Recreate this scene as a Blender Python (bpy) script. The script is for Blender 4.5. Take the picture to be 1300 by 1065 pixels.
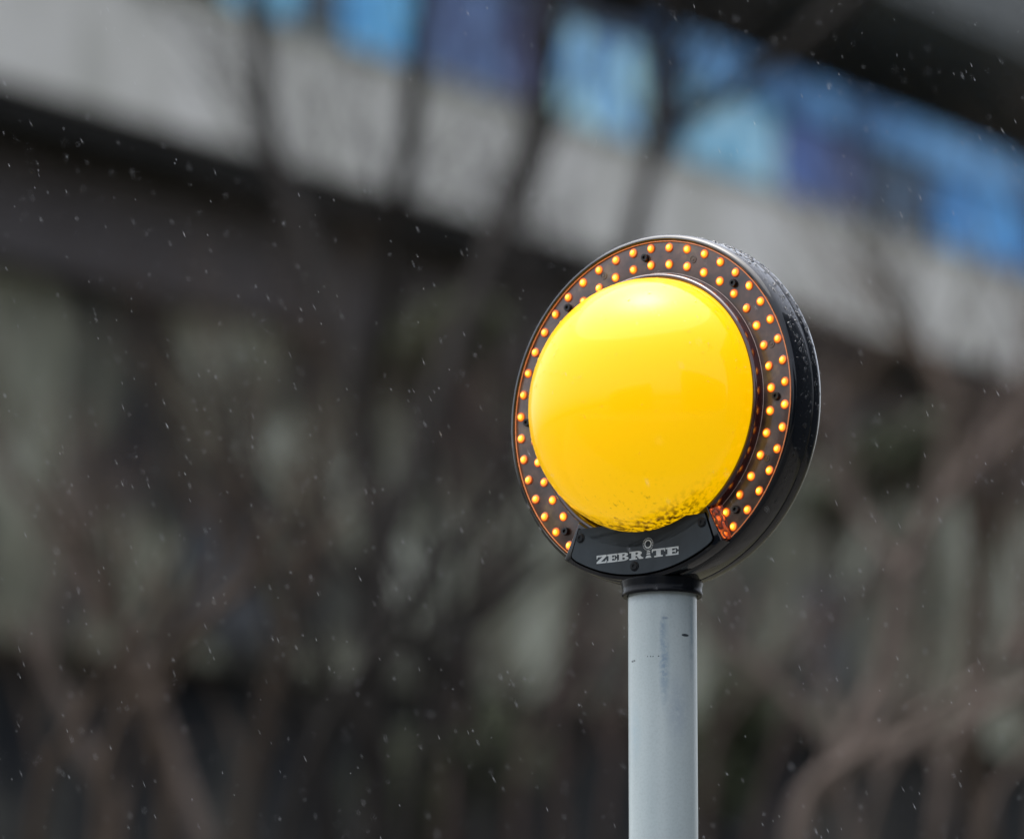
import bpy, bmesh, math, random
from mathutils import Vector, Matrix, noise
R = math.radians
random.seed(7)
scene = bpy.context.scene
for o in list(bpy.data.objects): bpy.data.objects.remove(o)

# ------------------------------------------------------------------ camera
PITCH = R(10.848)
F = 7222.0                      # focal length in pixels of a 1300 px wide frame
CAM = Vector((0, 0, 1.6))
CR = Vector((1, 0, 0)); CF = Vector((0, math.cos(PITCH), math.sin(PITCH))); CU = Vector((0, -math.sin(PITCH), math.cos(PITCH)))
cd = bpy.data.cameras.new("camera"); cam = bpy.data.objects.new("camera", cd)
scene.collection.objects.link(cam); scene.camera = cam
cam.location = CAM; cam.rotation_euler = (math.pi/2 + PITCH, 0, 0)
cd.sensor_width = 36; cd.lens = 200; cd.clip_start = 0.1; cd.clip_end = 2000
cd.dof.use_dof = True; cd.dof.focus_distance = 6.27; cd.dof.aperture_fstop = 3.1; cd.dof.aperture_blades = 9

# ------------------------------------------------------------------ sky, sun, exposure
SUN_EL, SUN_AZ = R(79), R(290)           # azimuth measured clockwise from +Y
w = bpy.data.worlds.new("World"); scene.world = w; w.use_nodes = True
nt = w.node_tree; bg = nt.nodes["Background"]
sky = nt.nodes.new("ShaderNodeTexSky"); sky.sky_type = 'NISHITA'; sky.sun_disc = False
sky.sun_elevation = SUN_EL; sky.sun_rotation = SUN_AZ; sky.dust_density = 6; sky.air_density = 1.0; sky.ozone_density = 1.0
hs = nt.nodes.new("ShaderNodeHueSaturation"); hs.inputs["Saturation"].default_value = 0.45
nt.links.new(sky.outputs[0], hs.inputs["Color"]); nt.links.new(hs.outputs[0], bg.inputs["Color"])
bg.inputs["Strength"].default_value = 0.15
sd = bpy.data.lights.new("sun", 'SUN'); sd.energy = 1.3; sd.angle = R(78); sd.color = (1, 0.99, 0.975)
so = bpy.data.objects.new("sun", sd); scene.collection.objects.link(so)
sdir = Vector((math.sin(SUN_AZ)*math.cos(SUN_EL), math.cos(SUN_AZ)*math.cos(SUN_EL), math.sin(SUN_EL)))
so.rotation_euler = sdir.to_track_quat('Z', 'Y').to_euler(); so.location = (-6, -6, 12)
vs = scene.view_settings; vs.view_transform = 'Standard'; vs.look = 'None'; vs.exposure = 1.25; vs.gamma = 1; vs.use_curve_mapping = False
scene.cycles.use_denoising = True
try: scene.cycles.denoising_prefilter = 'ACCURATE'
except Exception: pass
scene.cycles.max_bounces = 8; scene.cycles.sample_clamp_indirect = 6

# ------------------------------------------------------------------ helpers
def ray(px, py):
    return (CR*((px-650)/F) - CU*((py-532.5)/F) + CF)
def at(px, py, depth):
    "point seen at pixel (px,py) of the 1300x1065 photograph, depth metres ahead"
    return CAM + ray(px, py)*depth
def project(p):
    v = p - CAM; z = v.dot(CF)
    return 650 + F*v.dot(CR)/z, 532.5 - F*v.dot(CU)/z
def link(o, parent=None):
    scene.collection.objects.link(o)
    if parent: o.parent = parent
    return o
def obj(name, bm, m, parent=None, smooth=False, loc=None):
    me = bpy.data.meshes.new(name)
    bmesh.ops.recalc_face_normals(bm, faces=bm.faces)
    bm.to_mesh(me); bm.free()
    for mm in (m if isinstance(m, (list, tuple)) else [m]): me.materials.append(mm)
    if smooth:
        for p in me.polygons: p.use_smooth = True
        try: me.set_sharp_from_angle(angle=R(38))
        except Exception: pass
    o = bpy.data.objects.new(name, me)
    if loc is not None: o.location = loc
    return link(o, parent)
def tag(o, label=None, cat=None, group=None, kind=None):
    if label: o["label"] = label
    if cat: o["category"] = cat
    if group: o["group"] = group
    if kind: o["kind"] = kind
    return o
def empty(name, loc=(0,0,0), rz=0):
    o = bpy.data.objects.new(name, None); o.location = loc; o.rotation_euler = (0,0,rz)
    o.empty_display_size = .2
    return link(o)

def new_mat(name):
    m = bpy.data.materials.new(name); m.use_nodes = True
    return m, m.node_tree, m.node_tree.nodes["Principled BSDF"]
def N(nt, t, **kw):
    n = nt.nodes.new(t)
    for k, v in kw.items(): setattr(n, k, v)
    return n
def ramp(nt, stops, interp='LINEAR'):
    r = N(nt, "ShaderNodeValToRGB"); cr = r.color_ramp; cr.interpolation = interp
    while len(cr.elements) < len(stops): cr.elements.new(.5)
    for e, (p, c) in zip(cr.elements, stops):
        e.position = p; e.color = (c[0], c[1], c[2], 1) if isinstance(c, (tuple, list)) else (c, c, c, 1)
    return r
def mix(nt, fac, a, b, typ='MIX'):
    n = N(nt, "ShaderNodeMix", data_type='RGBA', blend_type=typ)
    for i, v in ((0, fac), (6, a), (7, b)):
        if hasattr(v, "links"): nt.links.new(v, n.inputs[i])
        else: n.inputs[i].default_value = v if i == 0 else ((*v, 1) if len(v) == 3 else v)
    return n.outputs[2]
def mth(nt, op, a, b=None, c=None, clamp=False):
    n = N(nt, "ShaderNodeMath", operation=op, use_clamp=clamp)
    for i, v in enumerate((a, b, c)):
        if v is None: continue
        if hasattr(v, "links"): nt.links.new(v, n.inputs[i])
        else: n.inputs[i].default_value = v
    return n.outputs[0]
def coords(nt, scale=(1,1,1), rot=(0,0,0)):
    tc = N(nt, "ShaderNodeTexCoord"); mp = N(nt, "ShaderNodeMapping")
    mp.inputs["Scale"].default_value = scale; mp.inputs["Rotation"].default_value = rot
    nt.links.new(tc.outputs["Object"], mp.inputs["Vector"]); return mp.outputs[0]
def tex(nt, vec, scale, detail=4, rough=.55, dist=0):
    n = N(nt, "ShaderNodeTexNoise"); n.inputs["Scale"].default_value = scale; n.inputs["Detail"].default_value = detail
    n.inputs["Roughness"].default_value = rough; n.inputs["Distortion"].default_value = dist
    nt.links.new(vec, n.inputs["Vector"]); return n.outputs["Fac"]
def bump(nt, b, h, strength, dist=.01):
    n = N(nt, "ShaderNodeBump"); n.inputs["Strength"].default_value = strength; n.inputs["Distance"].default_value = dist
    nt.links.new(h, n.inputs["Height"]); nt.links.new(n.outputs[0], b.inputs["Normal"]); return n
def blob(nt, c, r):
    "1 inside an ellipsoid (object space), fading to 0 at its edge"
    tc = N(nt, "ShaderNodeTexCoord")
    s = N(nt, "ShaderNodeVectorMath", operation='SUBTRACT'); nt.links.new(tc.outputs["Object"], s.inputs[0]); s.inputs[1].default_value = c
    d = N(nt, "ShaderNodeVectorMath", operation='DIVIDE'); nt.links.new(s.outputs[0], d.inputs[0]); d.inputs[1].default_value = r
    l = N(nt, "ShaderNodeVectorMath", operation='LENGTH'); nt.links.new(d.outputs[0], l.inputs[0])
    return mth(nt, 'SUBTRACT', 1.0, l.outputs["Value"], clamp=True)
def noise_mat(name, stops, scale=3, rough=.8, stretch=(1,1,1), bumpy=.3, detail=5, spec=.12, dist=0, bscale=None, bdist=.01, coat=0):
    m, nt, b = new_mat(name); v = coords(nt, stretch)
    f = tex(nt, v, scale, detail, .6, dist); r = ramp(nt, stops); nt.links.new(f, r.inputs[0]); nt.links.new(r.outputs[0], b.inputs["Base Color"])
    b.inputs["Roughness"].default_value = rough; b.inputs["Specular IOR Level"].default_value = spec
    b.inputs["Coat Weight"].default_value = coat
    if bumpy: bump(nt, b, tex(nt, v, bscale or scale*6, 4), bumpy, bdist)
    return m

# ------------------------------------------------------------------ mesh makers
def lathe_y(bm, prof, seg=128, a0=0, a1=360, cx=0, cz=0):
    "revolve (r, y) about the Y axis"
    full = abs(a1-a0) >= 359.9; n = seg if full else seg+1; rings = []
    for r, y in prof:
        if r < 1e-6: rings.append([bm.verts.new((cx, y, cz))]*n); continue
        rings.append([bm.verts.new((cx+r*math.cos(R(a0+(a1-a0)*i/seg)), y, cz+r*math.sin(R(a0+(a1-a0)*i/seg)))) for i in range(n)])
    for p, q in zip(rings, rings[1:]):
        for i in range(n if full else n-1):
            j = (i+1) % n; vs = []
            for v in (p[i], p[j], q[j], q[i]):
                if v not in vs: vs.append(v)
            if len(vs) > 2: bm.faces.new(vs)
def lathe_z(bm, prof, seg=64, cx=0, cy=0):
    rings = []
    for r, z in prof:
        rings.append([bm.verts.new((cx, cy, z))]*seg if r < 1e-6 else
                     [bm.verts.new((cx+r*math.cos(2*math.pi*i/seg), cy+r*math.sin(2*math.pi*i/seg), z)) for i in range(seg)])
    for p, q in zip(rings, rings[1:]):
        for i in range(seg):
            j = (i+1) % seg; vs = []
            for v in (p[i], p[j], q[j], q[i]):
                if v not in vs: vs.append(v)
            if len(vs) > 2: bm.faces.new(vs)
def inset_poly(P, d):
    n = len(P); out = []
    area = sum(P[i][0]*P[(i+1)%n][1]-P[(i+1)%n][0]*P[i][1] for i in range(n)); s = 1 if area > 0 else -1
    for i in range(n):
        a, b, c = Vector(P[i-1]), Vector(P[i]), Vector(P[(i+1)%n])
        e1 = (b-a).normalized(); e2 = (c-b).normalized()
        n1 = Vector((-e1.y, e1.x))*s; n2 = Vector((-e2.y, e2.x))*s
        m = (n1+n2); m = m/ max(.3, (1+n1.dot(n2))) 
        out.append(tuple(b+m*d))
    return out
def prism(bm, P, y0, y1, ch=0):
    "polygon P in (x, z) extruded from y0 (back) to y1 (front), front edge chamfered"
    rings = [[bm.verts.new((x, y0, z)) for x, z in P]]
    s = -1 if y1 < y0 else 1
    if ch:
        rings.append([bm.verts.new((x, y1 - s*ch, z)) for x, z in P])
        Q = inset_poly(P, ch*.4); rings.append([bm.verts.new((x, y1 - s*ch*.35, z)) for x, z in Q])
        P = inset_poly(P, ch)
    rings.append([bm.verts.new((x, y1, z)) for x, z in P])
    n = len(P)
    for p, q in zip(rings, rings[1:]):
        for i in range(n): bm.faces.new((p[i], p[(i+1)%n], q[(i+1)%n], q[i]))
    bm.faces.new(rings[-1]); bm.faces.new(rings[0])
def rounded(P, rad, seg=5):
    out = []; n = len(P)
    for i, p in enumerate(P):
        r = rad[i] if isinstance(rad, (list, tuple)) else rad
        b = Vector(p); a = Vector(P[i-1]); c = Vector(P[(i+1)%n])
        if r <= 0: out.append(tuple(b)); continue
        r1 = min(r, (a-b).length*.45, (c-b).length*.45)
        s = b+(a-b).normalized()*r1; e = b+(c-b).normalized()*r1
        for k in range(seg+1):
            t = k/seg; out.append(tuple(s*(1-t)**2 + b*2*t*(1-t) + e*t*t))
    return out
def box(bm, x0, x1, y0, y1, z0, z1):
    v = [bm.verts.new(p) for p in ((x0,y0,z0),(x1,y0,z0),(x1,y1,z0),(x0,y1,z0),(x0,y0,z1),(x1,y0,z1),(x1,y1,z1),(x0,y1,z1))]
    for f in ((0,3,2,1),(4,5,6,7),(0,1,5,4),(1,2,6,5),(2,3,7,6),(3,0,4,7)): bm.faces.new([v[i] for i in f])
def tube(bm, pts, rads, seg=8, cap=True):
    rings = []; n = len(pts); prev = None
    for i, p in enumerate(pts):
        t = (pts[min(i+1,n-1)] - pts[max(i-1,0)]).normalized()
        a = prev - t*prev.dot(t) if prev else t.orthogonal()
        if a.length < 1e-5: a = t.orthogonal()
        a.normalize(); prev = a; b = t.cross(a)
        rings.append([bm.verts.new(p + (a*math.cos(2*math.pi*k/seg) + b*math.sin(2*math.pi*k/seg))*rads[i]) for k in range(seg)])
    for p, q in zip(rings, rings[1:]):
        for k in range(seg): bm.faces.new((p[k], p[(k+1)%seg], q[(k+1)%seg], q[k]))
    if cap: bm.faces.new(rings[0]); bm.faces.new(rings[-1])

# ================================================================== SETTING
m_road = noise_mat("asphalt", [(.3, .035), (.7, .06)], 8, .75, bumpy=.4)
m_pave = noise_mat("paving", [(.3, (.06,.058,.055)), (.7, (.11,.107,.10))], 3, .5)
m_white = noise_mat("road_paint", [(.3, .55), (.7, .75)], 6, .7)
bm = bmesh.new(); box(bm, -400, 400, -400, 400, -1.0, -0.13); tag(obj("ground", bm, noise_mat("earth", [(.3,(.05,.05,.035)),(.7,(.09,.085,.06))], 2)), kind="structure")
bm = bmesh.new(); box(bm, -200, 200, -2.0, 5.0, -.126, -.122); tag(obj("road", bm, m_road), kind="structure")
bm = bmesh.new(); box(bm, -200, 200, 5.0, 9.5, -.126, 0.0); tag(obj("pavement", bm, m_pave), kind="structure")
bm = bmesh.new(); box(bm, -200, 200, -6.5, -2.0, -.126, 0.0)
box(bm, -200, 200, -2.0, -1.95, -.12, .004)
tag(obj("pavement", bm, m_pave), kind="structure")

# houses across the street, behind the lens: the globe mirrors them
m_brick = noise_mat("grey_render", [(.3, (.035,.042,.05)), (.7, (.06,.068,.078))], 4, .85)
def terrace(x0, x1, y0, y1, h, label):
    root = empty("street_house", ((x0+x1)/2, y1, 0)); tag(root, label, "house", "houses across the street")
    inv = Matrix.Translation(-root.location)
    bm = bmesh.new(); box(bm, x0, x1, y0, y1, 0, h); o = obj("wall", bm, m_brick, root); o.matrix_parent_inverse = inv
    bm = bmesh.new(); ym = (y0+y1)/2
    P = [(y0-.3, h), (ym, h+2.2), (y1+.3, h)]
    a = [bm.verts.new((x0-.1, y, z+.004)) for y, z in P]; b_ = [bm.verts.new((x1+.1, y, z+.004)) for y, z in P]
    bm.faces.new(a); bm.faces.new(b_); [bm.faces.new((a[i], a[(i+1)%3], b_[(i+1)%3], b_[i])) for i in range(3)]
    o = obj("roof", bm, noise_mat("slate", [(.3,.04),(.7,.07)], 3), root); o.matrix_parent_inverse = inv
    gm, nt_, b = new_mat("house_glass"); b.inputs["Base Color"].default_value = (.03,.035,.04,1); b.inputs["Roughness"].default_value = .1
    nx = int((x1-x0)//3)
    for i in range(nx):
        for z in (1.0, 4.0):
            cx = x0+(i+.5)*(x1-x0)/nx; bm = bmesh.new(); box(bm, cx-.5, cx+.5, y1+.003, y1+.05, z, z+1.5); o = obj("window", bm, gm, root); o.matrix_parent_inverse = inv
terrace(3, 24, -17, -9, 8.5, "dark grey rendered house row with a slate roof across the street, the longer one")
terrace(11, 21, 0, 14, 12, "unseen tall grey block added right of the beacon to darken housing reflections")  # out of view, added to darken what the housing's side reflects
terrace(-30, -10, -24, -16, 6.5, "dark grey rendered house row with a slate roof across the street, the lower one")

# ================================================================== BEACON
n_c = Vector((-.61057229, -.14904555, -.77780904)); T = Vector((.15417065, -.01153412, 6.309))
c2w = lambda v: CR*v.x - CU*v.y + CF*v.z
O = CAM + c2w(T)                                  # centre of the lamp ring
PHI = -math.atan2(.61057, .79197)                 # face turned to the left of the lens
rz = Matrix.Rotation(PHI, 3, 'Z')
POST_D = .0195                                    # post axis behind the ring plane
base = O + rz @ Vector((0, POST_D, 0)); base.z = 0
beacon = empty("crossing_beacon", base, PHI)
tag(beacon, "round yellow globe beacon ringed by lit amber lamps on a pale grey post", "beacon")
ZC = O.z
head = Vector((0, -POST_D, ZC))                   # local origin of the head: ring plane at y=0

# --- materials
def housing_mat(name, base_c, rough, wet):
    m, nt, b = new_mat(name); v = coords(nt)
    r = ramp(nt, [(.3, base_c), (.75, tuple(c*1.5 for c in base_c))]); nt.links.new(tex(nt, v, 25, 5), r.inputs[0]); nt.links.new(r.outputs[0], b.inputs["Base Color"])
    b.inputs["Roughness"].default_value = rough; b.inputs["Coat Weight"].default_value = wet; b.inputs["Coat Roughness"].default_value = .05; b.inputs["Specular IOR Level"].default_value = .12
    rr = ramp(nt, [(.35, rough*.55), (.65, min(1, rough*1.3))]); nt.links.new(tex(nt, coords(nt, (1,1,.35)), 60, 5), rr.inputs[0]); nt.links.new(rr.outputs[0], b.inputs["Roughness"])
    bump(nt, b, tex(nt, coords(nt, (1,1,.5)), 90, 3), .25, .002); return m
m_house = housing_mat("black_wet_plastic", (.002,.003,.005), .22, .75)
m_black = housing_mat("black_plastic", (.003,.004,.006), .40, .12)
m_plate = housing_mat("name_plate_grey", (.024,.032,.039), .5, .15)
m_collar, nt, b = new_mat("gloss_dark_collar"); b.inputs["Base Color"].default_value = (.035,.010,.012,1); b.inputs["Roughness"].default_value = .07; b.inputs["Coat Weight"].default_value = 1
bump(nt, b, tex(nt, coords(nt), 40, 3), .2, .002)
m_floor, nt, b = new_mat("smoky_lens_floor"); v = coords(nt)
f1 = tex(nt, v, 14, 5, .6, .6); f2 = tex(nt, v, 60, 4, .6)
r1 = ramp(nt, [(.32, (.014,.007,.005)), (.45, (.048,.024,.017)), (.56, (.078,.042,.028)), (.66, (.13,.09,.045))]); nt.links.new(f1, r1.inputs[0])
r2 = ramp(nt, [(.35, .6), (.6, 1.15)]); nt.links.new(f2, r2.inputs[0])
nt.links.new(mix(nt, 1.0, r1.outputs[0], r2.outputs[0], 'MULTIPLY'), b.inputs["Base Color"])
b.inputs["Roughness"].default_value = .3; b.inputs["Coat Weight"].default_value = .5; b.inputs["Coat Roughness"].default_value = .08
bump(nt, b, f2, .12, .002)
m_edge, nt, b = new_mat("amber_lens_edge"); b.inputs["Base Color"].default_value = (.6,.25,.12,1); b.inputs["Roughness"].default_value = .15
b.inputs["Emission Color"].default_value = (1,.25,.06,1); b.inputs["Emission Strength"].default_value = .12  # faint emission stands in for lamp light piped through the edge
m_edge2, nt, b = new_mat("clear_lens_edge"); b.inputs["Base Color"].default_value = (.35,.28,.26,1); b.inputs["Roughness"].default_value = .12

# globe: glossy yellow plastic, grime towards its foot
GC = Vector((.004, -.010, .0015)); GA, GB = .1425, .1160
m_globe, nt, b = new_mat("yellow_globe"); v = coords(nt)
tc = N(nt, "ShaderNodeTexCoord"); sx = N(nt, "ShaderNodeSeparateXYZ"); nt.links.new(tc.outputs["Object"], sx.inputs[0])
low = mth(nt, 'MULTIPLY_ADD', sx.outputs["Z"], -1/.055, -1.45, clamp=True)            # 0 above z=-.056, 1 at z=-.13
low = mth(nt, 'MULTIPLY', low, mth(nt, 'MULTIPLY_ADD', sx.outputs['X'], -9.0, 1.25, clamp=True))
low2 = mth(nt, 'MULTIPLY_ADD', sx.outputs["Z"], -1/.020, -5.9, clamp=True)         # last centimetre
ri = N(nt, "ShaderNodeVectorMath", operation='LENGTH'); cb = N(nt, "ShaderNodeCombineXYZ"); nt.links.new(sx.outputs["X"], cb.inputs[0]); nt.links.new(sx.outputs["Z"], cb.inputs[2]); nt.links.new(cb.outputs[0], ri.inputs[0])
rim = mth(nt, 'MULTIPLY_ADD', ri.outputs["Value"], 1/.010, -13.1, clamp=True)       # grows over the last cm of radius
spk = tex(nt, coords(nt, (1,1,.55), (0, R(-8), 0)), 170, 3, .55, .2)
sp2 = tex(nt, coords(nt, (1,1,.7), (0, R(20), 0)), 300, 3, .6, .2); big = tex(nt, coords(nt, (1,1,1), (0, R(70), 0)), 19, 2)
def thr(src, lo, hi):
    r = ramp(nt, [(lo, 0.0), (hi, 1.0)]); nt.links.new(src, r.inputs[0]); return r.outputs[0]
d1 = mth(nt, 'MULTIPLY', mth(nt, 'MULTIPLY', thr(spk, .60, .72), thr(big, .44, .58)), low, clamp=True)
d2 = mth(nt, 'MULTIPLY', thr(sp2, .62, .74), mth(nt, 'MULTIPLY', low, .8), clamp=True)
d3 = mth(nt, 'MULTIPLY', thr(spk, .46, .60), mth(nt, 'MULTIPLY', rim, mth(nt, 'MULTIPLY', low, 1.3, clamp=True)), clamp=True)
dirt = mth(nt, 'MAXIMUM', mth(nt, 'MAXIMUM', mth(nt, 'MULTIPLY', d1, 1.3, clamp=True), mth(nt, 'MULTIPLY', d2, .7)), d3)
col = mix(nt, mth(nt, 'MULTIPLY', low, .35), (.54, .265, .0), (.54, .235, .0))
col = mix(nt, dirt, col, (.06, .022, .004))
nt.links.new(col, b.inputs["Base Color"]); b.inputs["Roughness"].default_value = .3
b.inputs["Subsurface Weight"].default_value = .0
b.inputs["Coat Weight"].default_value = .36; b.inputs["Coat Roughness"].default_value = .07; b.inputs["Coat IOR"].default_value = 1.5; b.inputs["Specular IOR Level"].default_value = .1
ecol = mix(nt, dirt, (1.0, .575, .0), (.05, .012, .0)); nt.links.new(ecol, b.inputs["Emission Color"])
b.inputs["Emission Strength"].default_value = .32                                  # the globe is lit from inside
bump(nt, b, tex(nt, v, 7, 2), .08, .01)

m_led, nt, b = new_mat("amber_lamp"); tc = N(nt, "ShaderNodeTexCoord")
fl = N(nt, "ShaderNodeVectorMath", operation='MULTIPLY'); nt.links.new(tc.outputs["Object"], fl.inputs[0]); fl.inputs[1].default_value = (1, 0, 1)
gr = N(nt, "ShaderNodeVectorMath", operation='LENGTH'); nt.links.new(fl.outputs[0], gr.inputs[0])
rr = mth(nt, 'DIVIDE', gr.outputs["Value"], .0058)
cr = ramp(nt, [(0, (1.0,.60,.09)), (.38, (1.0,.34,.015)), (.66, (1.0,.24,.012)), (1, (.55,.06,.004))]); nt.links.new(rr, cr.inputs[0])
sr = ramp(nt, [(0, 1.0), (.36, .75), (.56, .30), (.8, .20), (1, .07)]); nt.links.new(rr, sr.inputs[0])
nt.links.new(cr.outputs[0], b.inputs["Emission Color"]); oi = N(nt, 'ShaderNodeObjectInfo'); nt.links.new(mth(nt, 'MULTIPLY', sr.outputs[0], mth(nt, 'MULTIPLY_ADD', oi.outputs['Random'], 1.6, 2.0)), b.inputs["Emission Strength"])
b.inputs["Base Color"].default_value = (.25,.06,.01,1); b.inputs["Roughness"].default_value = .1

# post paint: pale grey with a long smear, chips and scratches
m_post, nt, b = new_mat("grey_post_paint"); v = coords(nt)
r0 = ramp(nt, [(.3, (.345,.415,.43)), (.7, (.43,.495,.505))]); nt.links.new(tex(nt, coords(nt, (1,1,.25)), 14, 5), r0.inputs[0])
col = r0.outputs[0]
rg = ramp(nt, [(.45, 1.0), (.75, .80)]); nt.links.new(tex(nt, v, 400, 2), rg.inputs[0]); col = mix(nt, .5, col, rg.outputs[0], 'MULTIPLY')
grit = tex(nt, v, 160, 4, .7)
def thr(src, lo, hi):
    r = ramp(nt, [(lo, 0.0), (hi, 1.0)]); nt.links.new(src, r.inputs[0]); return r.outputs[0]
zt = ZC - .207                                     # where the post leaves the collar
def px2post(px, py):
    "point on the post surface under a pixel, in the beacon's own space"
    d = ray(px, py); o = CAM - Vector((base.x, base.y, 0)); a = d.x**2+d.y**2; bb = 2*(o.x*d.x+o.y*d.y); cc = o.x**2+o.y**2-.038**2
    t = (-bb - math.sqrt(max(0, bb*bb-4*a*cc)))/(2*a); return rz.inverted() @ (o + d*t)
for (x, y, ww, hh, k, c) in ((841, 799, .0035, .022, 1.1, (.19,.26,.32)), (844, 784, .004, .002, 1.3, (.14,.19,.24)), (843, 838, .006, .06, 1.3, (.20,.28,.35)), (878, 800, .003, .08, .9, (.22,.29,.33)), (806, 930, .012, .04, .7, (.30,.40,.45)),
        (870, 806, .0028, .0016, 9, (.02,.03,.04)), (804, 839, .0042, .0014, 7, (.02,.03,.04)), (822, 833, .0007, .0007, 9, (.04,.05,.06)),
        (826, 833, .0007, .0007, 9, (.04,.05,.06)), (829, 833, .0007, .0007, 9, (.04,.05,.06)), (836, 832.5, .0008, .0007, 9, (.04,.05,.06)),
        (860, 900, .012, .05, .9, (.30,.36,.41))):
    p = px2post(x, y)
    g = mth(nt, 'MULTIPLY', blob(nt, tuple(p), (ww, ww*1.5+.002, hh)), thr(grit, .28, .55))
    col = mix(nt, mth(nt, 'MULTIPLY', g, k, clamp=True), col, c)
nt.links.new(col, b.inputs["Base Color"]); b.inputs["Roughness"].default_value = .38; b.inputs["Coat Weight"].default_value = .35; b.inputs["Coat Roughness"].default_value = .12
bump(nt, b, tex(nt, v, 260, 3), .10, .001)

# --- post
bm = bmesh.new(); lathe_z(bm, [(0, .0), (.038, .0), (.038, ZC-.19), (0, ZC-.19)], 96)
for z, r1 in ((.0, .07), ):
    lathe_z(bm, [(.0381, .06), (.05, .055), (.058, .03), (.075, .012), (.078, .0)], 64)
tag(obj("post", bm, m_post, beacon, True), "pale grey painted steel post with a blue smear and small chips")
# --- neck collar
bm = bmesh.new(); lathe_z(bm, [(.0385, ZC-.2030), (.0392, ZC-.2078), (.0436, ZC-.2086), (.0446, ZC-.2072), (.0446, ZC-.2045), (.0440, ZC-.2036), (.0440, ZC-.1990), (.0452, ZC-.1935), (.0452, ZC-.1915), (.043, ZC-.1905), (0, ZC-.1908)], 96)
tag(obj("neck_collar", bm, m_black, beacon, True))
# --- housing
bm = bmesh.new()
prof = [(.1895,.0035),(.1897,-.0012),(.1903,-.0022),(.1915,-.0030),(.1930,-.0026),(.1948,-.0012),(.1960,.0010),(.1967,.0040),(.1972,.009),(.1976,.016),(.1978,.0270),(.1976,.0284),(.1966,.0290),
        (.1966,.0302),(.1976,.0308),(.1979,.0322),(.1979,.0400),(.1975,.0430),(.1962,.0465),(.1935,.0495),(.189,.0515),(.175,.0530),(.12,.0545),(0,.0545)]
lathe_y(bm, prof, 256)
arc = lambda r, a, b_, n: [(r*math.cos(R(a+(b_-a)*i/n)), r*math.sin(R(a+(b_-a)*i/n))) for i in range(n+1)]
# raised block that carries the name plate
blk = rounded([(-.0905,-.1215), (-.1055,-.1600)], .004) 
blk = arc(.1490, -126.0, -54.0, 28) ; 
outer = arc(.1935, -56.2, -123.8, 30)
P = blk + outer
prism(bm, P, .004, -.0180, .0012)
tag(obj("housing", bm, m_house, beacon, True, loc=head), "black wet round plastic housing with a seam round its side")
# floor of the lamp ring
bm = bmesh.new(); lathe_y(bm, [(.149,.0035),(.1505,.0002),(.152,0),(.1885,0),(.1894,.0005),(.1899,.0030)], 220, -57.5, 237.5)
ringo = obj("lamp_ring", bm, m_floor, beacon, True, loc=head); ringo["label"] = "smoky dark ring window set with two rows of lit amber lamps"
# lens edges
def arc_tube(name, m, r, y, a0, a1, rad, par, n=160):
    bm = bmesh.new(); tube(bm, [Vector((r*math.cos(R(a0+(a1-a0)*i/n)), y, r*math.sin(R(a0+(a1-a0)*i/n)))) for i in range(n+1)], [rad]*(n+1), 6)
    return obj(name, bm, m, par, True)
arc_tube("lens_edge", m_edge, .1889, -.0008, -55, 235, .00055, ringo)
arc_tube("lens_edge", m_edge2, .1528, -.0006, -52, 232, .00045, ringo)
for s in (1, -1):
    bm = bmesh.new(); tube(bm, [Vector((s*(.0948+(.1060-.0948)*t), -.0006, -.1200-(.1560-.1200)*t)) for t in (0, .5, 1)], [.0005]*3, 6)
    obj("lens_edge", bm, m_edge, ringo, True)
# amber lamps
bm = bmesh.new(); lathe_y(bm, [(.0062,.0004),(.0060,-.0006),(.0052,-.0009),(.0036,-.0010),(.0032,-.0024),(.0022,-.0034),(.0010,-.0038),(0,-.0039)], 20)
led0 = None; spots = [(.18173, -52.24+7.8747*i) for i in range(37)] + [(.1628, -51.30+8.7993*(i)) for i in range(32)]
for r, a in spots:
    if led0 is None: led = led0 = obj("lamp", bm, m_led, ringo, True)
    else: led = led0.copy(); link(led, ringo)
    led.scale = (.88,)*3
    ra = r + random.uniform(-.0003, .0003); a += random.uniform(-.12, .12)
    led.location = (ra*math.cos(R(a)), -.0002, ra*math.sin(R(a)))
    led.rotation_euler = (R(random.uniform(-7, 7)), 0, R(random.uniform(-7, 7)))
# wedges added at the ring's ends: lamp reflections painted and made to glow
m_lamp_refl, nt, b = new_mat("lamp_reflection_wall"); nf = tex(nt, coords(nt, (1,1,1), (0, R(25), 0)), 110, 3, .6, 1.2)
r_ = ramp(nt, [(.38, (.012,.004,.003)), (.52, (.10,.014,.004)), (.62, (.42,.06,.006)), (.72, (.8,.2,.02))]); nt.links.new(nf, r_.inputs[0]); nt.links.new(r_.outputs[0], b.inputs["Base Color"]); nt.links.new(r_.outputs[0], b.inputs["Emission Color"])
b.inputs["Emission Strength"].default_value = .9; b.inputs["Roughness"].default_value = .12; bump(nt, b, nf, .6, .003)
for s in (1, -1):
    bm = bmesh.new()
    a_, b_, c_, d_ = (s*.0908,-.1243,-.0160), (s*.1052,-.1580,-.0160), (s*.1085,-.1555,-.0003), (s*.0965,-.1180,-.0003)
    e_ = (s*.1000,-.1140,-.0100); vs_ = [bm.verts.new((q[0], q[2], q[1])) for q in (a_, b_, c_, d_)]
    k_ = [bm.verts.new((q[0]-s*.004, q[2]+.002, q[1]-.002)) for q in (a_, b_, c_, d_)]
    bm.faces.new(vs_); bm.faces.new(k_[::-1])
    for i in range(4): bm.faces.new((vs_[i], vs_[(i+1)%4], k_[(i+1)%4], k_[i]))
    obj("reflection_wedge", bm, m_lamp_refl, ringo)
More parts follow.
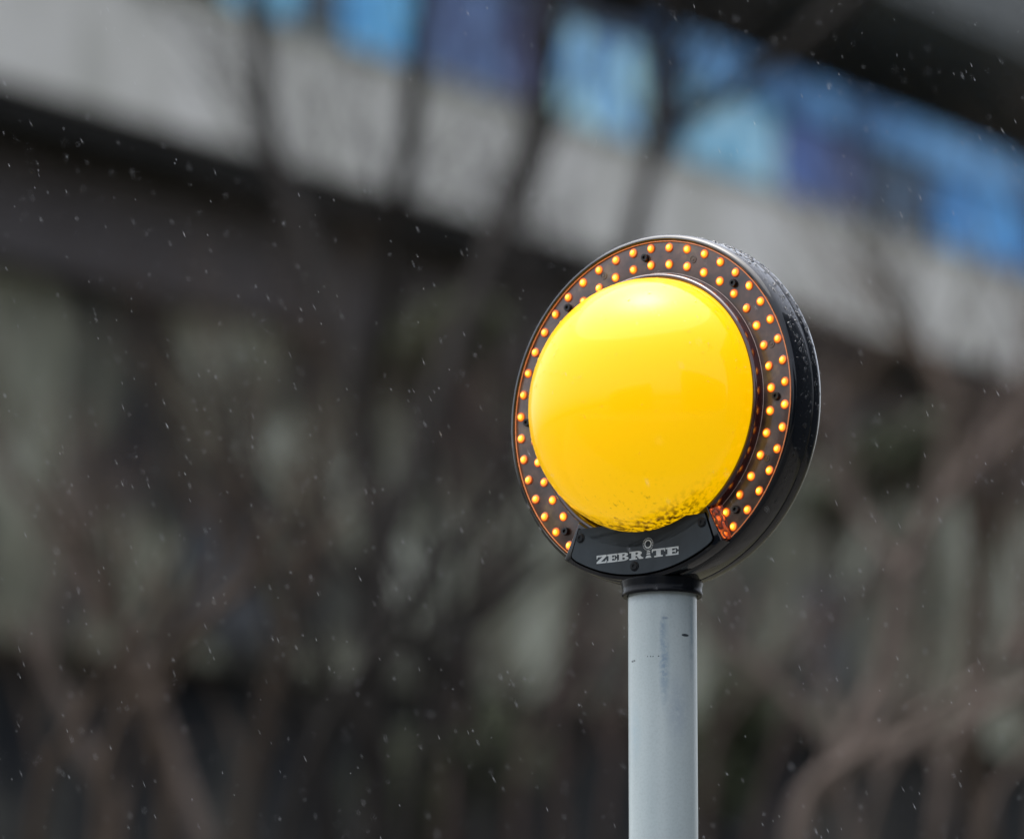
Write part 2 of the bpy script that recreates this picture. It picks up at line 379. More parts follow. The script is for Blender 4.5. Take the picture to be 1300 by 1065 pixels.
# fixing screws of the ring
def screw_bm(r, h):
    bm = bmesh.new()
    lathe_y(bm, [(r, .0004), (r, -h*.6), (r*.88, -h), (r*.45, -h), (r*.40, -h*.45), (0, -h*.40)], 24); return bm
m_screw, nt, b = new_mat("black_screw"); b.inputs["Base Color"].default_value = (.008,.008,.010,1); b.inputs["Roughness"].default_value = .3; b.inputs["Metallic"].default_value = .2
s0 = None
for a, r in ((131.4,.1722), (92.0,.1722), (48.1,.1712), (-2.0,.1706), (-47.4,.1706), (-133.3,.172), (178.5,.172)):
    if s0 is None: s_ = s0 = obj("screw", screw_bm(.0046, .004), m_screw, ringo, True)
    else: s_ = s0.copy(); link(s_, ringo)
    s_.location = (r*math.cos(R(a)), -.0002, r*math.sin(R(a)))
for a in (70, 18, 112, 160, -25):
    x, z = .1722*math.cos(R(a)), .1722*math.sin(R(a)); bm = bmesh.new()
    lathe_y(bm, [(.0042,.0002),(.0042,-.0007),(.0034,-.0007),(.0034,-.0003),(.0016,-.0003),(.0014,-.0008),(0,-.0009)], 20, cx=x, cz=z)
    obj("moulded_boss", bm, m_floor, ringo, True)
# globe collar
bm = bmesh.new(); lathe_y(bm, [(.1520,.0010),(.1512,-.0085),(.1503,-.0112),(.1488,-.0122),(.1468,-.0122),(.1452,-.0112),(.1444,-.0085),(.1440,.004)], 200)
obj("globe_collar", bm, m_collar, beacon, True, loc=head)
# globe
bm = bmesh.new(); K = 40
lathe_y(bm, [(GA, .012)] + [(GA*math.cos(math.pi/2*k/K), -GB*math.sin(math.pi/2*k/K)) for k in range(K)] + [(0, -GB)], 192)
globe = obj("globe", bm, m_globe, beacon, True, loc=head+GC); globe["label"] = "glossy yellow globe with brown grime along its foot"
for p in globe.data.polygons: p.use_smooth = True
# name plate
PI_ = arc(.1560, -123.2, -56.8, 26)
PO_ = arc(.1905, -59.2, -120.8, 30)
def plate_outline(d=0):
    TL = (.1560*math.cos(R(-123.2)), .1560*math.sin(R(-123.2))); 
    q = [(-.0868,-.1262)] + arc(.1545, -121.5, -58.5, 24) + [(.0868,-.1262), (.0990,-.1600)] + arc(.1892, -61.5, -118.5, 26) + [(-.0990,-.1600)]
    rad = [.003] + [0]*25 + [.003, .006] + [0]*27 + [.006]
    return rounded(q, rad)
m_gap, nt, b = new_mat("plate_gap_shadow"); b.inputs["Base Color"].default_value = (.001,.001,.001,1); b.inputs["Roughness"].default_value = .9; b.inputs["Specular IOR Level"].default_value = 0  # pure black strip paints the shadowed gap round the name plate
bm = bmesh.new(); prism(bm, plate_outline(), -.0170, -.0186, 0); obj_g = obj("gap_shadow", bm, m_gap, None, True)
bm = bmesh.new(); prism(bm, inset_poly(plate_outline(), .0019), -.0175, -.0196, .0004)
plate = obj("name_plate", bm, m_plate, beacon, False, loc=head); plate["label"] = "dark grey name plate lettered in white below the globe"
obj_g.parent = plate
# plate screws
for x, z in ((-.0835,-.1387), (.0826,-.1386), (-.0092,-.1779)):
    bm = screw_bm(.0045, .0016)
    lathe_y(bm, [(.0058,.0002),(.0056,-.0008),(.0046,-.0009)], 24)
    bm2 = bm; s_ = obj("screw", bm2, m_black, plate, True); s_.location = (x, -.0195, z)
# lettering: slab capitals cut from strokes
m_let = noise_mat("white_lettering", [(.3, (.42,.47,.50)), (.7, (.55,.60,.62))], 120, .6, bumpy=0)
GL = {
 'Z': [[(0,1),(1,1),(1,.80),(0,.80)], [(0,.81),(.12,.81),(.06,.58),(0,.58)], [(.62,.82),(1,.82),(.40,.18),(0,.18)], [(0,.20),(1,.20),(1,0),(0,0)], [(1,.19),(.88,.19),(.95,.42),(1,.42)]],
 'E': [[(0,1),(1,1),(1,.82),(0,.82)], [(0,0),(1,0),(1,.18),(0,.18)], [(.14,.84),(.50,.84),(.50,.16),(.14,.16)], [(.48,.58),(.76,.58),(.76,.43),(.48,.43)], [(.70,.66),(.78,.70),(.78,.32),(.70,.36)], [(1,.83),(.86,.83),(.94,.64),(1,.62)], [(1,.17),(.86,.17),(.94,.38),(1,.40)]],
 'T': [[(0,1),(1,1),(1,.80),(0,.80)], [(.33,.82),(.67,.82),(.67,.14),(.33,.14)], [(.18,0),(.82,0),(.82,.17),(.18,.17)], [(0,.81),(.10,.81),(.05,.58),(0,.58)], [(1,.81),(.90,.81),(.95,.58),(1,.58)]]}
def bowl(cx, cz, ox, oz, ix, iz):
    o_ = [(cx+ox*math.cos(t), cz+oz*math.sin(t)) for t in [math.pi/2 - math.pi*k/10 for k in range(11)]]
    i_ = [(cx+ix*math.cos(t), cz+iz*math.sin(t)) for t in [-math.pi/2 + math.pi*k/10 for k in range(11)]]
    return o_ + i_
GL['B'] = [[(0,1),(.56,1),(.56,.84),(0,.84)], [(0,0),(.56,0),(.56,.16),(0,.16)], [(.14,.85),(.44,.85),(.44,.15),(.14,.15)], [(.43,.58),(.57,.58),(.57,.44),(.43,.44)], bowl(.55,.755,.40,.245,.12,.10), bowl(.55,.27,.45,.27,.14,.11)]
GL['R'] = [[(0,1),(.56,1),(.56,.84),(0,.84)], [(0,0),(.56,0),(.56,.16),(0,.16)], [(.14,.85),(.44,.85),(.44,.15),(.14,.15)], [(.43,.56),(.57,.56),(.57,.42),(.43,.42)], bowl(.53,.72,.38,.28,.11,.12), [(.50,.50),(.78,.50),(.92,.16),(.64,.16)], [(.64,.17),(1,.17),(1,0),(.70,0)]]
bm = bmesh.new(); yy = -.01965
cells = [('Z',-.0612,-.0476), ('E',-.0466,-.0332), ('B',-.0324,-.0172), ('R',-.0160,.0028), ('T',.0146,.0326), ('E',.0334,.0508)]
for ch, x0, x1 in cells:
    zb = -.1703 - (x0+.06)*.007; hh = .0091
    for k, P in enumerate(GL[ch]):
        prism(bm, [(x0+(x1-x0)*x, zb+hh*z) for x, z in P], -.0194, yy-.00002*(k+1))
obj("lettering", bm, m_let, plate)
bm = bmesh.new(); ex, ez = .0094, -.1552                # little beacon that dots and forms the i
for (x0, x1, z0, z1) in ((.0059,.0139,-.1706,-.1690), (.0070,.0128,-.1690,-.1678), (.0072,.0126,-.1668,-.1652), (.0074,.0124,-.1642,-.1628)):
    prism(bm, [(x0,z0),(x1,z0),(x1-(.0006),z1),(x0+.0006,z1)], -.0194, yy-.00005)
prism_ring = lambda r0, r1: lathe_y(bm, [(r0,-.0194),(r0,yy-.0001),(r1,yy-.0001),(r1,-.0194)], 40, cx=ex, cz=ez)
prism_ring(.0036, .0049)
for k in range(22):
    a = 2*math.pi*k/22; lathe_y(bm, [(.00052,-.0194),(.00052,yy-.0001),(0,yy-.0001)], 8, cx=ex+.0066*math.cos(a), cz=ez+.0066*math.sin(a))
obj("emblem", bm, m_let, plate)

# rain beads on the housing and the globe
m_drop, nt, b = new_mat("water_bead"); b.inputs["Base Color"].default_value = (1,1,1,1); b.inputs["Roughness"].default_value = .0; b.inputs["IOR"].default_value = 1.33; b.inputs["Transmission Weight"].default_value = 1
def bead(bm, p, n, r, st=1.0):
    n = n.normalized(); t = Vector((0,0,1)) - n*n.z
    t = t.normalized() if t.length > 1e-3 else n.orthogonal().normalized(); s = n.cross(t); rings = []
    for h, q in ((0, 1), (.32, .88), (.55, .55)):
        rings.append([bm.verts.new(p + n*(r*h*.9) + (t*math.sin(k*math.pi/4)*st + s*math.cos(k*math.pi/4))*(r*q)) for k in range(8)])
    for a_, b_ in zip(rings, rings[1:]):
        for k in range(8): bm.faces.new((a_[k], a_[(k+1)%8], b_[(k+1)%8], b_[k]))
    top = bm.verts.new(p + n*r*.62)
    for k in range(8): bm.faces.new((rings[-1][k], rings[-1][(k+1)%8], top))
bm = bmesh.new()
for _ in range(620):
    a = R(random.triangular(-35, 150, 35)); d = random.choice((random.uniform(.006,.027), random.uniform(.0315,.042)))
    r = .1976 if d > .012 else .1972
    n = Vector((math.cos(a), 0, math.sin(a))); rr_ = random.choice((.0005,.0006,.0008,.0011,.0016))
    if random.random() < .06: rr_ = .0022
    bead(bm, n*r + Vector((0, d, 0)), n, rr_, random.choice((1, 1, 1.3, 1.9)))
o_ = obj("rain_beads", bm, m_drop, beacon, True, loc=head); o_["kind"] = "stuff"
bm = bmesh.new()
for _ in range(420):
    th = R(random.uniform(4, 85)); a = R(random.uniform(0, 360))
    p = Vector((GA*math.sin(th)*math.cos(a), -GB*math.cos(th), GA*math.sin(th)*math.sin(a)))
    if p.z < .02 and random.random() < .6: continue
    n = Vector((p.x/GA**2, p.y/GB**2, p.z/GA**2)); bead(bm, p, n, random.choice((.0004,.0005,.0007,.0009,.0013)), random.choice((1,1.2,1.8)))
o_ = obj("rain_beads", bm, m_drop, globe, True); o_["kind"] = "stuff"

# ================================================================== BUILDING WITH A RAISED WALKWAY
P0 = at(0, 105, 32.7); D = ray(3947, 1240).normalized()
Nh = Vector((D.y, -D.x, 0)).normalized()
if Nh.dot(CAM-P0) < 0: Nh = -Nh
UPV = Vector((0,0,1))
def B(s, a, b_): return P0 + D*s + Nh*a + UPV*b_
def s_at(px, a=0, b_=0):
    lo, hi = -15.0, 60.0
    for _ in range(40):
        mid = (lo+hi)/2
        if project(B(mid, a, b_))[0] < px: lo = mid
        else: hi = mid
    return lo
def bbox(bm, s0, s1, a0, a1, b0, b1, n=1, jig=0):
    for i in range(n):
        t0, t1 = s0+(s1-s0)*i/n, s0+(s1-s0)*(i+1)/n
        v = [bm.verts.new(B(*q)) for q in ((t0,a0,b0),(t1,a0,b0),(t1,a1,b0),(t0,a1,b0),(t0,a0,b1),(t1,a0,b1),(t1,a1,b1),(t0,a1,b1))]
        for f in ((0,3,2,1),(4,5,6,7),(0,1,5,4),(1,2,6,5),(2,3,7,6),(3,0,4,7)): bm.faces.new([v[i_] for i_ in f])
m_conc = noise_mat("weathered_concrete", [(.28, (.27,.275,.25)), (.45, (.47,.47,.45)), (.6, (.56,.56,.55)), (.75, (.68,.68,.67))], 1.1, .85, (1,1,.35), detail=6)
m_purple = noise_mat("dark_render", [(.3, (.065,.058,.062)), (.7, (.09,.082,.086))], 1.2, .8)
m_shadow = noise_mat("soffit_shadow", [(.3, .010), (.7, .018)], 2, .85)  # near-black colour paints the shadow line below the parapet
m_moss, nt, b = new_mat("mossy_render")
r_ = ramp(nt, [(.30,(.010,.012,.018)), (.40,(.045,.046,.042)), (.49,(.17,.172,.13)), (.60,(.32,.335,.28)), (.74,(.48,.50,.44))])
nt.links.new(tex(nt, coords(nt, (1,1,1), (0, R(30), 0)), .62, 3, .55, 1.0), r_.inputs[0]); nt.links.new(r_.outputs[0], b.inputs["Base Color"]); b.inputs["Roughness"].default_value = .85; b.inputs["Specular IOR Level"].default_value = .1
m_dglass, nt, b = new_mat("dark_window_glass"); b.inputs["Base Color"].default_value = (.008,.010,.016,1); b.inputs["Roughness"].default_value = .3; b.inputs["Specular IOR Level"].default_value = .12
m_frame = noise_mat("dark_frame", [(.3, .02), (.7, .03)], 5, .5)
m_upper = noise_mat("upper_wall_render", [(.3, (.018,.018,.020)), (.7, (.045,.043,.045))], .8, .8)
bld = empty("concrete_building", B(0,-3,-9)); bld.location.z = 0
tag(bld, "concrete building with a sloping pale walkway parapet and glass balustrade coloured with blue sky reflections behind the beacon", "building")
def bpart(name, build, m, par=None, label=None):
    bm = bmesh.new(); build(bm); o = obj(name, bm, m)
    o.parent = par or bld; o.matrix_parent_inverse = Matrix.Translation(-Vector(bld.location)) 
    if label: o["label"] = label
    return o
S0, S1 = -9.0, 40.0
bpart("parapet", lambda bm: bbox(bm, S0, S1, -.22, 0, .03, .86), m_conc, label="pale weathered concrete parapet")
bpart("coping", lambda bm: bbox(bm, S0, S1, -.26, .03, .863, .92), noise_mat("coping_concrete", [(.3,(.20,.21,.17)),(.7,(.30,.31,.25))], 1.4, .85))
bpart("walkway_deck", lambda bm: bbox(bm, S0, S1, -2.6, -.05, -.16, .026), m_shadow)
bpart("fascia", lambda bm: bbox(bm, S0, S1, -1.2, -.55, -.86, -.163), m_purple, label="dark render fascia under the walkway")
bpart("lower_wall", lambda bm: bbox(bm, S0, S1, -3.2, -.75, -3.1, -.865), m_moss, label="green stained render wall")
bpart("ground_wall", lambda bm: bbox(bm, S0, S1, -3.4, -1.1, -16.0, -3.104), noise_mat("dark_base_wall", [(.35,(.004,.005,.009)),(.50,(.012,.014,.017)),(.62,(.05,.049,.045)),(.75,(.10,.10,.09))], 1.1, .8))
# dark openings in the lower walls
for (x0, x1, b0, b1) in ((225, 330, -2.95, -2.0), (1010, 1075, -2.8, -1.9)):
    t0, t1 = s_at(x0, -.75, b0), s_at(x1, -.75, b0)
    if b1 > b0:
        f_ = bpart("window", lambda bm: bbox(bm, t0, t1, -.74, -.70, b0, b1), m_dglass)
        bpart("frame", lambda bm: [bbox(bm, t0-.05, t1+.05, -.74, -.66, b1, b1+.06), bbox(bm, t0-.05, t1+.05, -.74, -.66, b0-.06, b0), bbox(bm, (t0+t1)/2-.03, (t0+t1)/2+.03, -.699, -.66, b0, b1)], m_frame, f_)
# recessed storey behind the balustrade
bpart("upper_wall", lambda bm: bbox(bm, S0, S1, -3.0, -2.6, -.16, 9.0), m_upper)
for (x0, x1, b0, b1, c) in ((430, 520, 1.1, 2.6, (.03,.05,.06)), (815, 905, 2.0, 3.4, (.16,.18,.16)), (1130, 1200, 1.3, 2.4, (.02,.035,.05)), (1212, 1275, 1.2, 2.35, (.02,.12,.17)), (960, 1050, 1.0, 2.4, (.03,.025,.04))):
    t0, t1 = s_at(x0, -2.6, b0), s_at(x1, -2.6, b0); m_, nt, b = new_mat("tinted_glass"); b.inputs["Base Color"].default_value = (*c, 1); b.inputs["Roughness"].default_value = .12
    f_ = bpart("window", lambda bm: bbox(bm, t0, t1, -2.59, -2.54, b0, b1), m_)
    bpart("frame", lambda bm: [bbox(bm, t0-.06, t1+.06, -2.59, -2.5, b1, b1+.07), bbox(bm, (t0+t1)/2-.03, (t0+t1)/2+.03, -2.539, -2.5, b0, b1)], m_frame, f_)
bpart("upper_balcony", lambda bm: [bbox(bm, S0, S1, -2.59, -.02, 2.95, 3.10), bbox(bm, S0, S1, -.2, 0, 3.103, 3.8)], noise_mat("upper_balcony_concrete", [(.3,(.10,.11,.115)),(.7,(.16,.17,.175))], 1.2, .85))
# balustrade: sky reflections painted as blues into the panel colours
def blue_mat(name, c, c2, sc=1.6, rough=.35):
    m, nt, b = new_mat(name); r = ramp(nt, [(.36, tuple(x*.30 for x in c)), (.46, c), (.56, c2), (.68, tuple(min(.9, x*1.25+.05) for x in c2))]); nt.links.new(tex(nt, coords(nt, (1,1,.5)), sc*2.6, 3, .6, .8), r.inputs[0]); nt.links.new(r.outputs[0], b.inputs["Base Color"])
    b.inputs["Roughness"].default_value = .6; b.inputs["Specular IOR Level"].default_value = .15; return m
m_rail = blue_mat("sky_reflection_rail", (.06,.19,.42), (.12,.33,.62), .8)  # sky reflection put into the rail's colour
bpart("handrail", lambda bm: bbox(bm, s_at(840,0,1.8), S1, -.20, -.06, 1.62, 1.92), m_rail, label="top rail with blue sky reflection in its colour")
bpart("handrail", lambda bm: bbox(bm, S0, s_at(840,0,1.8)-.02, -.16, -.10, 1.72, 1.80), blue_mat("dull_rail", (.05,.07,.11), (.08,.11,.18)), label="dull slim top rail")
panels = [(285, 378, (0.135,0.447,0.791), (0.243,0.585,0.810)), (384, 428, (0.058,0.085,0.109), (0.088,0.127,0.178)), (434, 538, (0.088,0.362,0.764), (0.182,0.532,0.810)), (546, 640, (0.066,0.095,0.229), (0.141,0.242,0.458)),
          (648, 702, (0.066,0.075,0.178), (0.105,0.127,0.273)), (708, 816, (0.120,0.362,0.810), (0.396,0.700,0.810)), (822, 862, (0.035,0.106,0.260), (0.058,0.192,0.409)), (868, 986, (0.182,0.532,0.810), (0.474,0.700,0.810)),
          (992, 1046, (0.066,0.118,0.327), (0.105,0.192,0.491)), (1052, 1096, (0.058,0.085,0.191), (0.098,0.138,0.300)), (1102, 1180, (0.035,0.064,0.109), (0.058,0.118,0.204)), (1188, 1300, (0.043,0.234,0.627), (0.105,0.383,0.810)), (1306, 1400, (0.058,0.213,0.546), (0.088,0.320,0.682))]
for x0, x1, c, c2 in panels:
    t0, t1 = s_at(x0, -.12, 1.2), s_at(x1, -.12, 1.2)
    bpart("glass_panel", lambda bm: bbox(bm, t0, t1, -.15, -.12, .94, 1.60 if x1 > 840 else 1.70), blue_mat("sky_reflection_panel", c, c2))
for x0, *_ in panels:
    t0 = s_at(x0-4, -.12, 1.2); bpart("baluster", lambda bm: bbox(bm, t0-.02, t0+.02, -.20, -.10, .924, 1.615), m_frame)

# ================================================================== TREES
m_dark = noise_mat("dark_wet_bark", [(.3, (.012,.011,.011)), (.7, (.03,.027,.025))], 12, .8)
m_brown = noise_mat("pinkish_bark", [(.3, (.075,.060,.052)), (.7, (.155,.125,.110))], 10, .8)
m_red = noise_mat("reddish_bark", [(.3, (.04,.03,.027)), (.7, (.085,.064,.058))], 10, .8)
m_mid = noise_mat("grey_brown_bark", [(.3, (.036,.027,.021)), (.7, (.080,.061,.048))], 10, .8)
def smooth_path(pts, sub=5):
    out = []
    for i in range(len(pts)-1):
        p0 = pts[max(i-1,0)]; p1 = pts[i]; p2 = pts[i+1]; p3 = pts[min(i+2, len(pts)-1)]
        for k in range(sub):
            t = k/sub; out.append(.5*((2*p1)+(p2-p0)*t+(2*p0-5*p1+4*p2-p3)*t*t+(3*p1-p0-3*p2+p3)*t**3))
    out.append(pts[-1]); return out
def twig(bm, p, d, L, r, depth, rnd):
    if r < .0014: return
    pts = [p]; q = p.copy(); dd = d.normalized(); n = 5
    for i in range(n):
        dd = (dd + Vector((rnd.uniform(-.25,.25), rnd.uniform(-.25,.25), rnd.uniform(-.12,.24)))).normalized(); q = q + dd*(L/n); pts.append(q.copy())
    tube(bm, pts, [r*(1-.75*i/n) for i in range(n+1)], 5, False)
    if depth > 0:
        for i in range(1, n+1):
            if rnd.random() < .75:
                s_ = Vector((rnd.uniform(-1,1), rnd.uniform(-.6,.6), rnd.uniform(-.2,.8))).normalized()
                twig(bm, pts[i], dd*.8+s_*.8, L*rnd.uniform(.45,.7), r*(1-.75*i/n)*.6, depth-1, rnd)
def tree(label, m, trunk, limbs, depth, tw=3, seed=1, tl=1.0, group=None, cat="tree", name="bare_tree", twr=.008):
    "trunk: (px,py,depth offset,radius) points, continued to the ground; limbs the same without the ground"
    rnd = random.Random(seed)
    pt = lambda q: at(q[0], q[1], depth+q[2])
    tp = [pt(q) for q in trunk]; foot = Vector((tp[0].x + rnd.uniform(-.2,.2), tp[0].y, -.2)); midp = (foot+tp[0])/2 + Vector((rnd.uniform(-.1,.1),0,0))
    tp = [foot, midp] + tp; tr = [trunk[0][3]*1.7, trunk[0][3]*1.25] + [q[3] for q in trunk]
    root = empty(name, (foot.x, foot.y, 0)); tag(root, label, cat, group)
    inv = Matrix.Translation(-Vector((foot.x, foot.y, 0)))
    bm = bmesh.new(); sp = smooth_path(tp, 5); sr_ = [tr[min(i//5, len(tr)-1)]*(1-(i%5)/5) + tr[min(i//5+1, len(tr)-1)]*((i%5)/5) for i in range(len(sp))]
    tube(bm, sp, sr_, 10); o = obj("trunk", bm, m, root, True); o.matrix_parent_inverse = inv
    bt = bmesh.new()
    for L in limbs:
        lp = smooth_path([pt(q) for q in L], 5); lr = [q[3] for q in L]
        lrr = [lr[min(i//5, len(lr)-1)]*(1-(i%5)/5) + lr[min(i//5+1, len(lr)-1)]*((i%5)/5) for i in range(len(lp))]
        bm = bmesh.new(); tube(bm, lp, lrr, 8); o = obj("limb", bm, m, root, True); o.matrix_parent_inverse = inv
        for i in range(2, len(lp)):
            for _ in range(tw):
                if rnd.random() < .6:
                    s_ = Vector((rnd.uniform(-1,1), rnd.uniform(-.8,.8), rnd.uniform(-.1,1)))
                    twig(bt, lp[i], (lp[i]-lp[i-1]).normalized()*.9+s_*.7, tl*rnd.uniform(.5,1.2), min(lrr[i]*.5, twr), 2, rnd)
    if tw:
        o = obj("twigs", bt, m, root, True); o.matrix_parent_inverse = inv; o["kind"] = "stuff"
    else: bt.free()
    return root
G = "bare trees in front of the concrete building"
tree("dark bare tree left of the beacon forking in three across the pale parapet", m_dark,
     [(478,1120,0,.075),(474,900,0,.070),(480,720,0,.062),(462,520,0,.055)],
     [[(462,520,0,.05),(395,330,.3,.045),(342,170,.5,.040),(322,-60,.6,.036)], [(462,520,0,.045),(500,330,-.3,.04),(520,150,-.5,.035),(545,-60,-.6,.03)],
      [(480,720,0,.05),(575,450,.5,.05),(655,250,.8,.05),(692,80,.9,.048),(700,-60,1,.045)]], 21, 2, 3, 1.0, G)
tree("dark slim bare tree behind the beacon head with a bough crossing the upper right", m_dark,
     [(700,1120,0,.06),(735,800,0,.055),(770,480,0,.05),(806,290,0,.045)],
     [[(806,290,0,.045),(835,170,.2,.042),(848,60,.3,.038),(860,-60,.3,.034)], [(835,170,.2,.036),(925,118,0,.036),(1010,62,-.2,.038),(1130,-50,-.3,.036)], [(770,480,0,.03),(690,380,.3,.028),(640,300,.3,.02)]], 23, 2, 8, .9, G)
tree("brown bare tree right of the beacon reaching up to the pale parapet", m_mid,
     [(1250,1120,0,.05),(1235,900,0,.05),(1245,700,0,.045),(1215,520,0,.04)],
     [[(1215,520,0,.035),(1150,440,.2,.03),(1060,520,.5,.03),(960,620,.6,.018)], [(1215,520,0,.024),(1140,390,.2,.016),(1085,300,-.2,.010)], [(1245,700,0,.035),(1310,520,0,.03),(1330,300,0,.02)]], 20, 2, 5, .9, G)
tree("pale pinkish bare tree with a curved stem low right of the post", m_brown,
     [(1010,1120,0,.050),(1062,975,0,.050),(1125,860,0,.047),(1150,730,0,.038)],
     [[(1150,730,0,.034),(1185,650,.1,.028),(1270,560,.2,.022),(1340,500,.2,.015)], [(1150,730,0,.025),(1080,640,.2,.018),(1040,540,.2,.012)], [(1062,975,0,.03),(1190,930,.2,.028),(1320,860,.2,.02)]], 19, 2, 11, .8, G)
tree("pale bare shrub with leaning stems at the lower left corner", m_brown,
     [(150,1120,0,.032),(110,960,0,.032),(62,860,0,.028),(20,780,0,.02)],
     [[(262,1080,0,.03),(170,830,.1,.028),(90,700,.2,.024),(10,600,.2,.018)], [(62,860,0,.02),(70,770,0,.016),(120,650,0,.01)]], 19, 2, 21, .6, G, "shrub", "bare_shrub")
tree("reddish bare shrub just left of the beacon head", m_red,
     [(560,1120,0,.03),(585,900,0,.028),(612,760,0,.026),(600,690,0,.022)],
     [[(600,690,0,.022),(575,600,.1,.018),(590,520,.2,.012)], [(612,760,0,.024),(650,650,.1,.02),(628,560,.2,.014)], [(600,690,0,.018),(640,600,.1,.016),(700,500,.2,.01)]], 24, 3, 31, .6, G, "shrub", "bare_shrub")
tree("grey bare shrub of thin branching stems in the lower left", m_mid,
     [(300,1120,0,.04),(330,950,0,.036),(352,830,0,.032),(330,720,0,.026)],
     [[(330,720,0,.024),(262,660,.1,.022),(235,600,.2,.016),(210,480,.2,.01)], [(352,830,0,.026),(395,700,.1,.022),(425,590,.2,.018),(400,450,.2,.012)], [(330,720,0,.022),(290,640,0,.018),(300,520,.2,.01)]], 26, 3, 41, .9, G, "shrub", "bare_shrub")

def thicket(label, m, px0, px1, n, depth, seed, top=(420,700), lean=0, twr=.010):
    rnd = random.Random(seed); foot = at((px0+px1)/2, 1065, depth); foot.z = 0
    root = empty("bare_shrub", foot); tag(root, label, "shrub", G); inv = Matrix.Translation(-foot)
    bt = bmesh.new()
    for i in range(n):
        x = px0+(px1-px0)*(i+rnd.random())/n; d = depth+rnd.uniform(-1.2,1.2); tx = x+rnd.choice((-1,1))*rnd.uniform(60,300)+lean; ty = rnd.uniform(*top)
        P = [Vector((foot.x+rnd.uniform(-.25,.25), foot.y+rnd.uniform(-.3,.3), -.1)), at((x*.6+(px0+px1)*.2), 1500, d), at(x, 1060, d), at(x+(tx-x)*.3+rnd.uniform(-40,40), 1060+(ty-1060)*.4, d), at(tx+rnd.uniform(-30,30), 1060+(ty-1060)*.75, d), at(tx+rnd.uniform(-60,60), ty, d)]
        lp = smooth_path(P, 4); r0 = rnd.uniform(.010,.026); rr_ = [r0*(1.4-1.2*k/len(lp)) for k in range(len(lp))]
        bm = bmesh.new(); tube(bm, lp, rr_, 7); o = obj("stem", bm, m, root, True); o.matrix_parent_inverse = inv
        for k in range(9, len(lp)):
            if rnd.random() < .6:
                s_ = Vector((rnd.uniform(-1,1), rnd.uniform(-.6,.6), rnd.uniform(0,1))); twig(bt, lp[k], (lp[k]-lp[k-1]).normalized()+s_*.6, rnd.uniform(.3,.7), min(rr_[k]*.6, twr), 1, rnd)
    if len(bt.verts) > 1500: o = obj("twigs", bt, m, root, True); o.matrix_parent_inverse = inv; o["kind"] = "stuff"
thicket("wide brown thicket of thin bare stems across the lower left", m_mid, -40, 330, 6, 15, 51)
thicket("dark thicket of thin bare stems in the lower centre left of the post", m_dark, 330, 640, 8, 15, 52, (300,650))
thicket("reddish brown thicket of thin stems behind the foot of the beacon", m_red, 620, 960, 6, 17, 53, (420,720))
thicket("pale brown thicket of leaning stems at the lower right edge", m_brown, 960, 1340, 6, 15, 54, (480,800), 70)
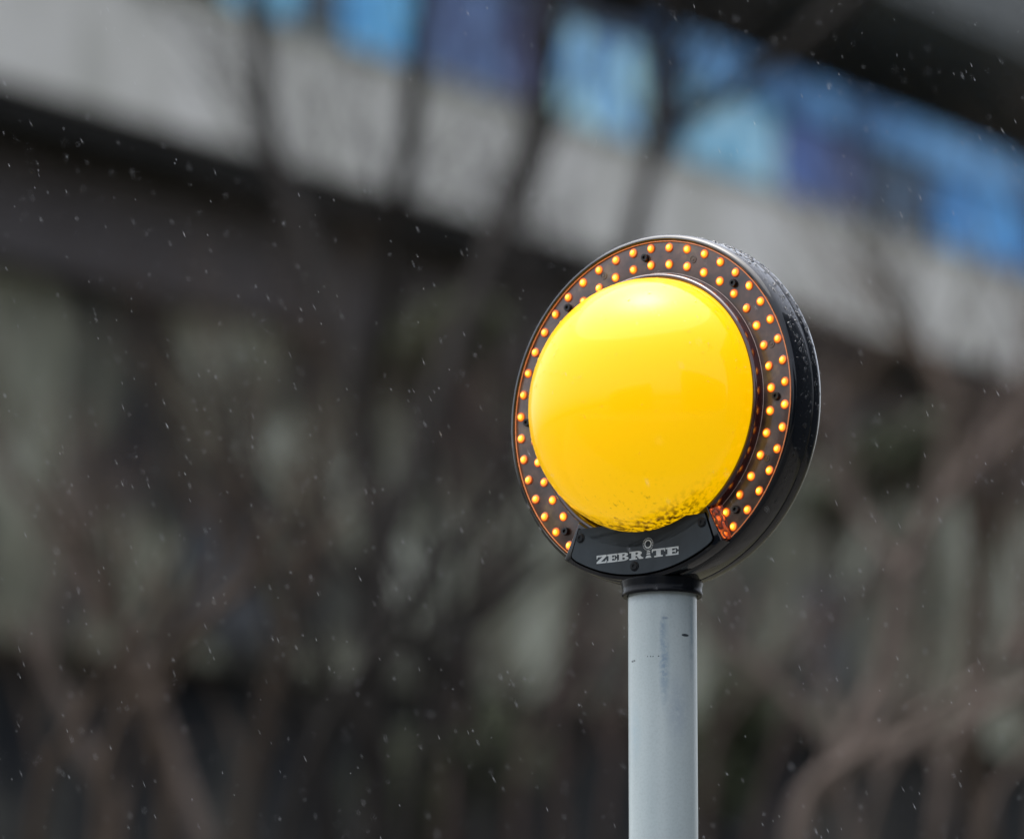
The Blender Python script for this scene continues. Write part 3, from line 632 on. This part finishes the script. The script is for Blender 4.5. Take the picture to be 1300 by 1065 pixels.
# evergreen climbers: leaf clumps
def leafy(label, spots, depth, c0, c1, seed, n=900):
    rnd = random.Random(seed); m = noise_mat("ivy_leaf", [(.3, c0), (.7, c1)], 6, .5, bumpy=0)
    foot = at(spots[0][0], spots[0][1], depth); root = empty("evergreen_bush", (foot.x, foot.y, 0)); tag(root, label, "bush", "evergreen bushes among the bare trees")
    inv = Matrix.Translation(-Vector((foot.x, foot.y, 0)))
    bm = bmesh.new(); bs = bmesh.new()
    for (x, y, r) in spots:
        c = at(x, y, depth); tube(bs, [Vector((foot.x, foot.y, -.2)), Vector(((foot.x+c.x)/2, foot.y+.1, c.z*.5)), c], [.05, .04, .015], 6)
        for _ in range(n):
            v = Vector((rnd.gauss(0,1), rnd.gauss(0,1), rnd.gauss(0,1))).normalized()*r*rnd.uniform(.2,1)**.6*(1+.35*noise.noise(c+Vector((rnd.random()*3,0,0))))
            p = c+v; a_ = Vector((rnd.uniform(-1,1), rnd.uniform(-1,1), rnd.uniform(-1,1))).normalized(); b_ = a_.orthogonal().normalized(); s_ = rnd.uniform(.02,.045)
            bm.faces.new([bm.verts.new(p+a_*s_*1.4), bm.verts.new(p+b_*s_*.7), bm.verts.new(p-a_*s_*.9), bm.verts.new(p-b_*s_*.7)])
    o = obj("foliage", bm, m, root); o.matrix_parent_inverse = inv
    o = obj("stem", bs, m_dark, root); o.matrix_parent_inverse = inv
leafy("olive evergreen bush showing just left of the beacon head under the parapet", [(560,450,.28),(600,420,.2),(535,480,.2)], 30, (.014,.02,.005), (.035,.045,.013), 3)
leafy("green evergreen bush right of the beacon head below the parapet", [(1120,590,.25),(1185,575,.25),(1060,640,.18)], 30, (.016,.024,.010), (.04,.052,.027), 4)
leafy("dark evergreen bush at the bottom behind the post", [(940,900,.22),(900,980,.3),(620,960,.3),(520,1000,.3)], 29, (.02,.026,.012), (.045,.055,.03), 5)

# ================================================================== RAIN
m_rain, nt, b = new_mat("rain"); b.inputs["Base Color"].default_value = (.72,.74,.77,1); b.inputs["Roughness"].default_value = .2
b.inputs["Transmission Weight"].default_value = .25; b.inputs["IOR"].default_value = 1.33
bm = bmesh.new(); rnd = random.Random(99)
fall = (CR*.42 - Vector((0,0,1))).normalized()
for _ in range(2300):
    d = rnd.triangular(5.2, 8.8, 6.3); p = at(rnd.uniform(-40,1340), rnd.uniform(-40,1105), d)
    # keep the drops clear of the beacon
    lp = rz.inverted() @ (p - O)
    if math.hypot(lp.x, lp.z) < .215 and -.15 < lp.y < .08: continue
    if math.hypot(lp.x, lp.y-POST_D) < .05 and lp.z < 0: continue
    L = rnd.choice((.0012,.0018,.0024,.0032,.0045)); r = rnd.choice((.00012,.00015,.00019,.00025))
    f = (fall + Vector((rnd.uniform(-.08,.08), rnd.uniform(-.15,.15), 0))).normalized(); a_ = f.orthogonal().normalized(); c_ = f.cross(a_)
    mid = [bm.verts.new(p + (a_*math.cos(k*2*math.pi/5)+c_*math.sin(k*2*math.pi/5))*r + f*L*.2) for k in range(5)]
    t0 = bm.verts.new(p-f*L); t1 = bm.verts.new(p+f*L)
    for k in range(5): bm.faces.new((mid[k], mid[(k+1)%5], t0)); bm.faces.new((mid[(k+1)%5], mid[k], t1))
tag(obj("rain", bm, m_rain, None, True), "fine rain drops falling slantwise through the air", "rain", None, "stuff")
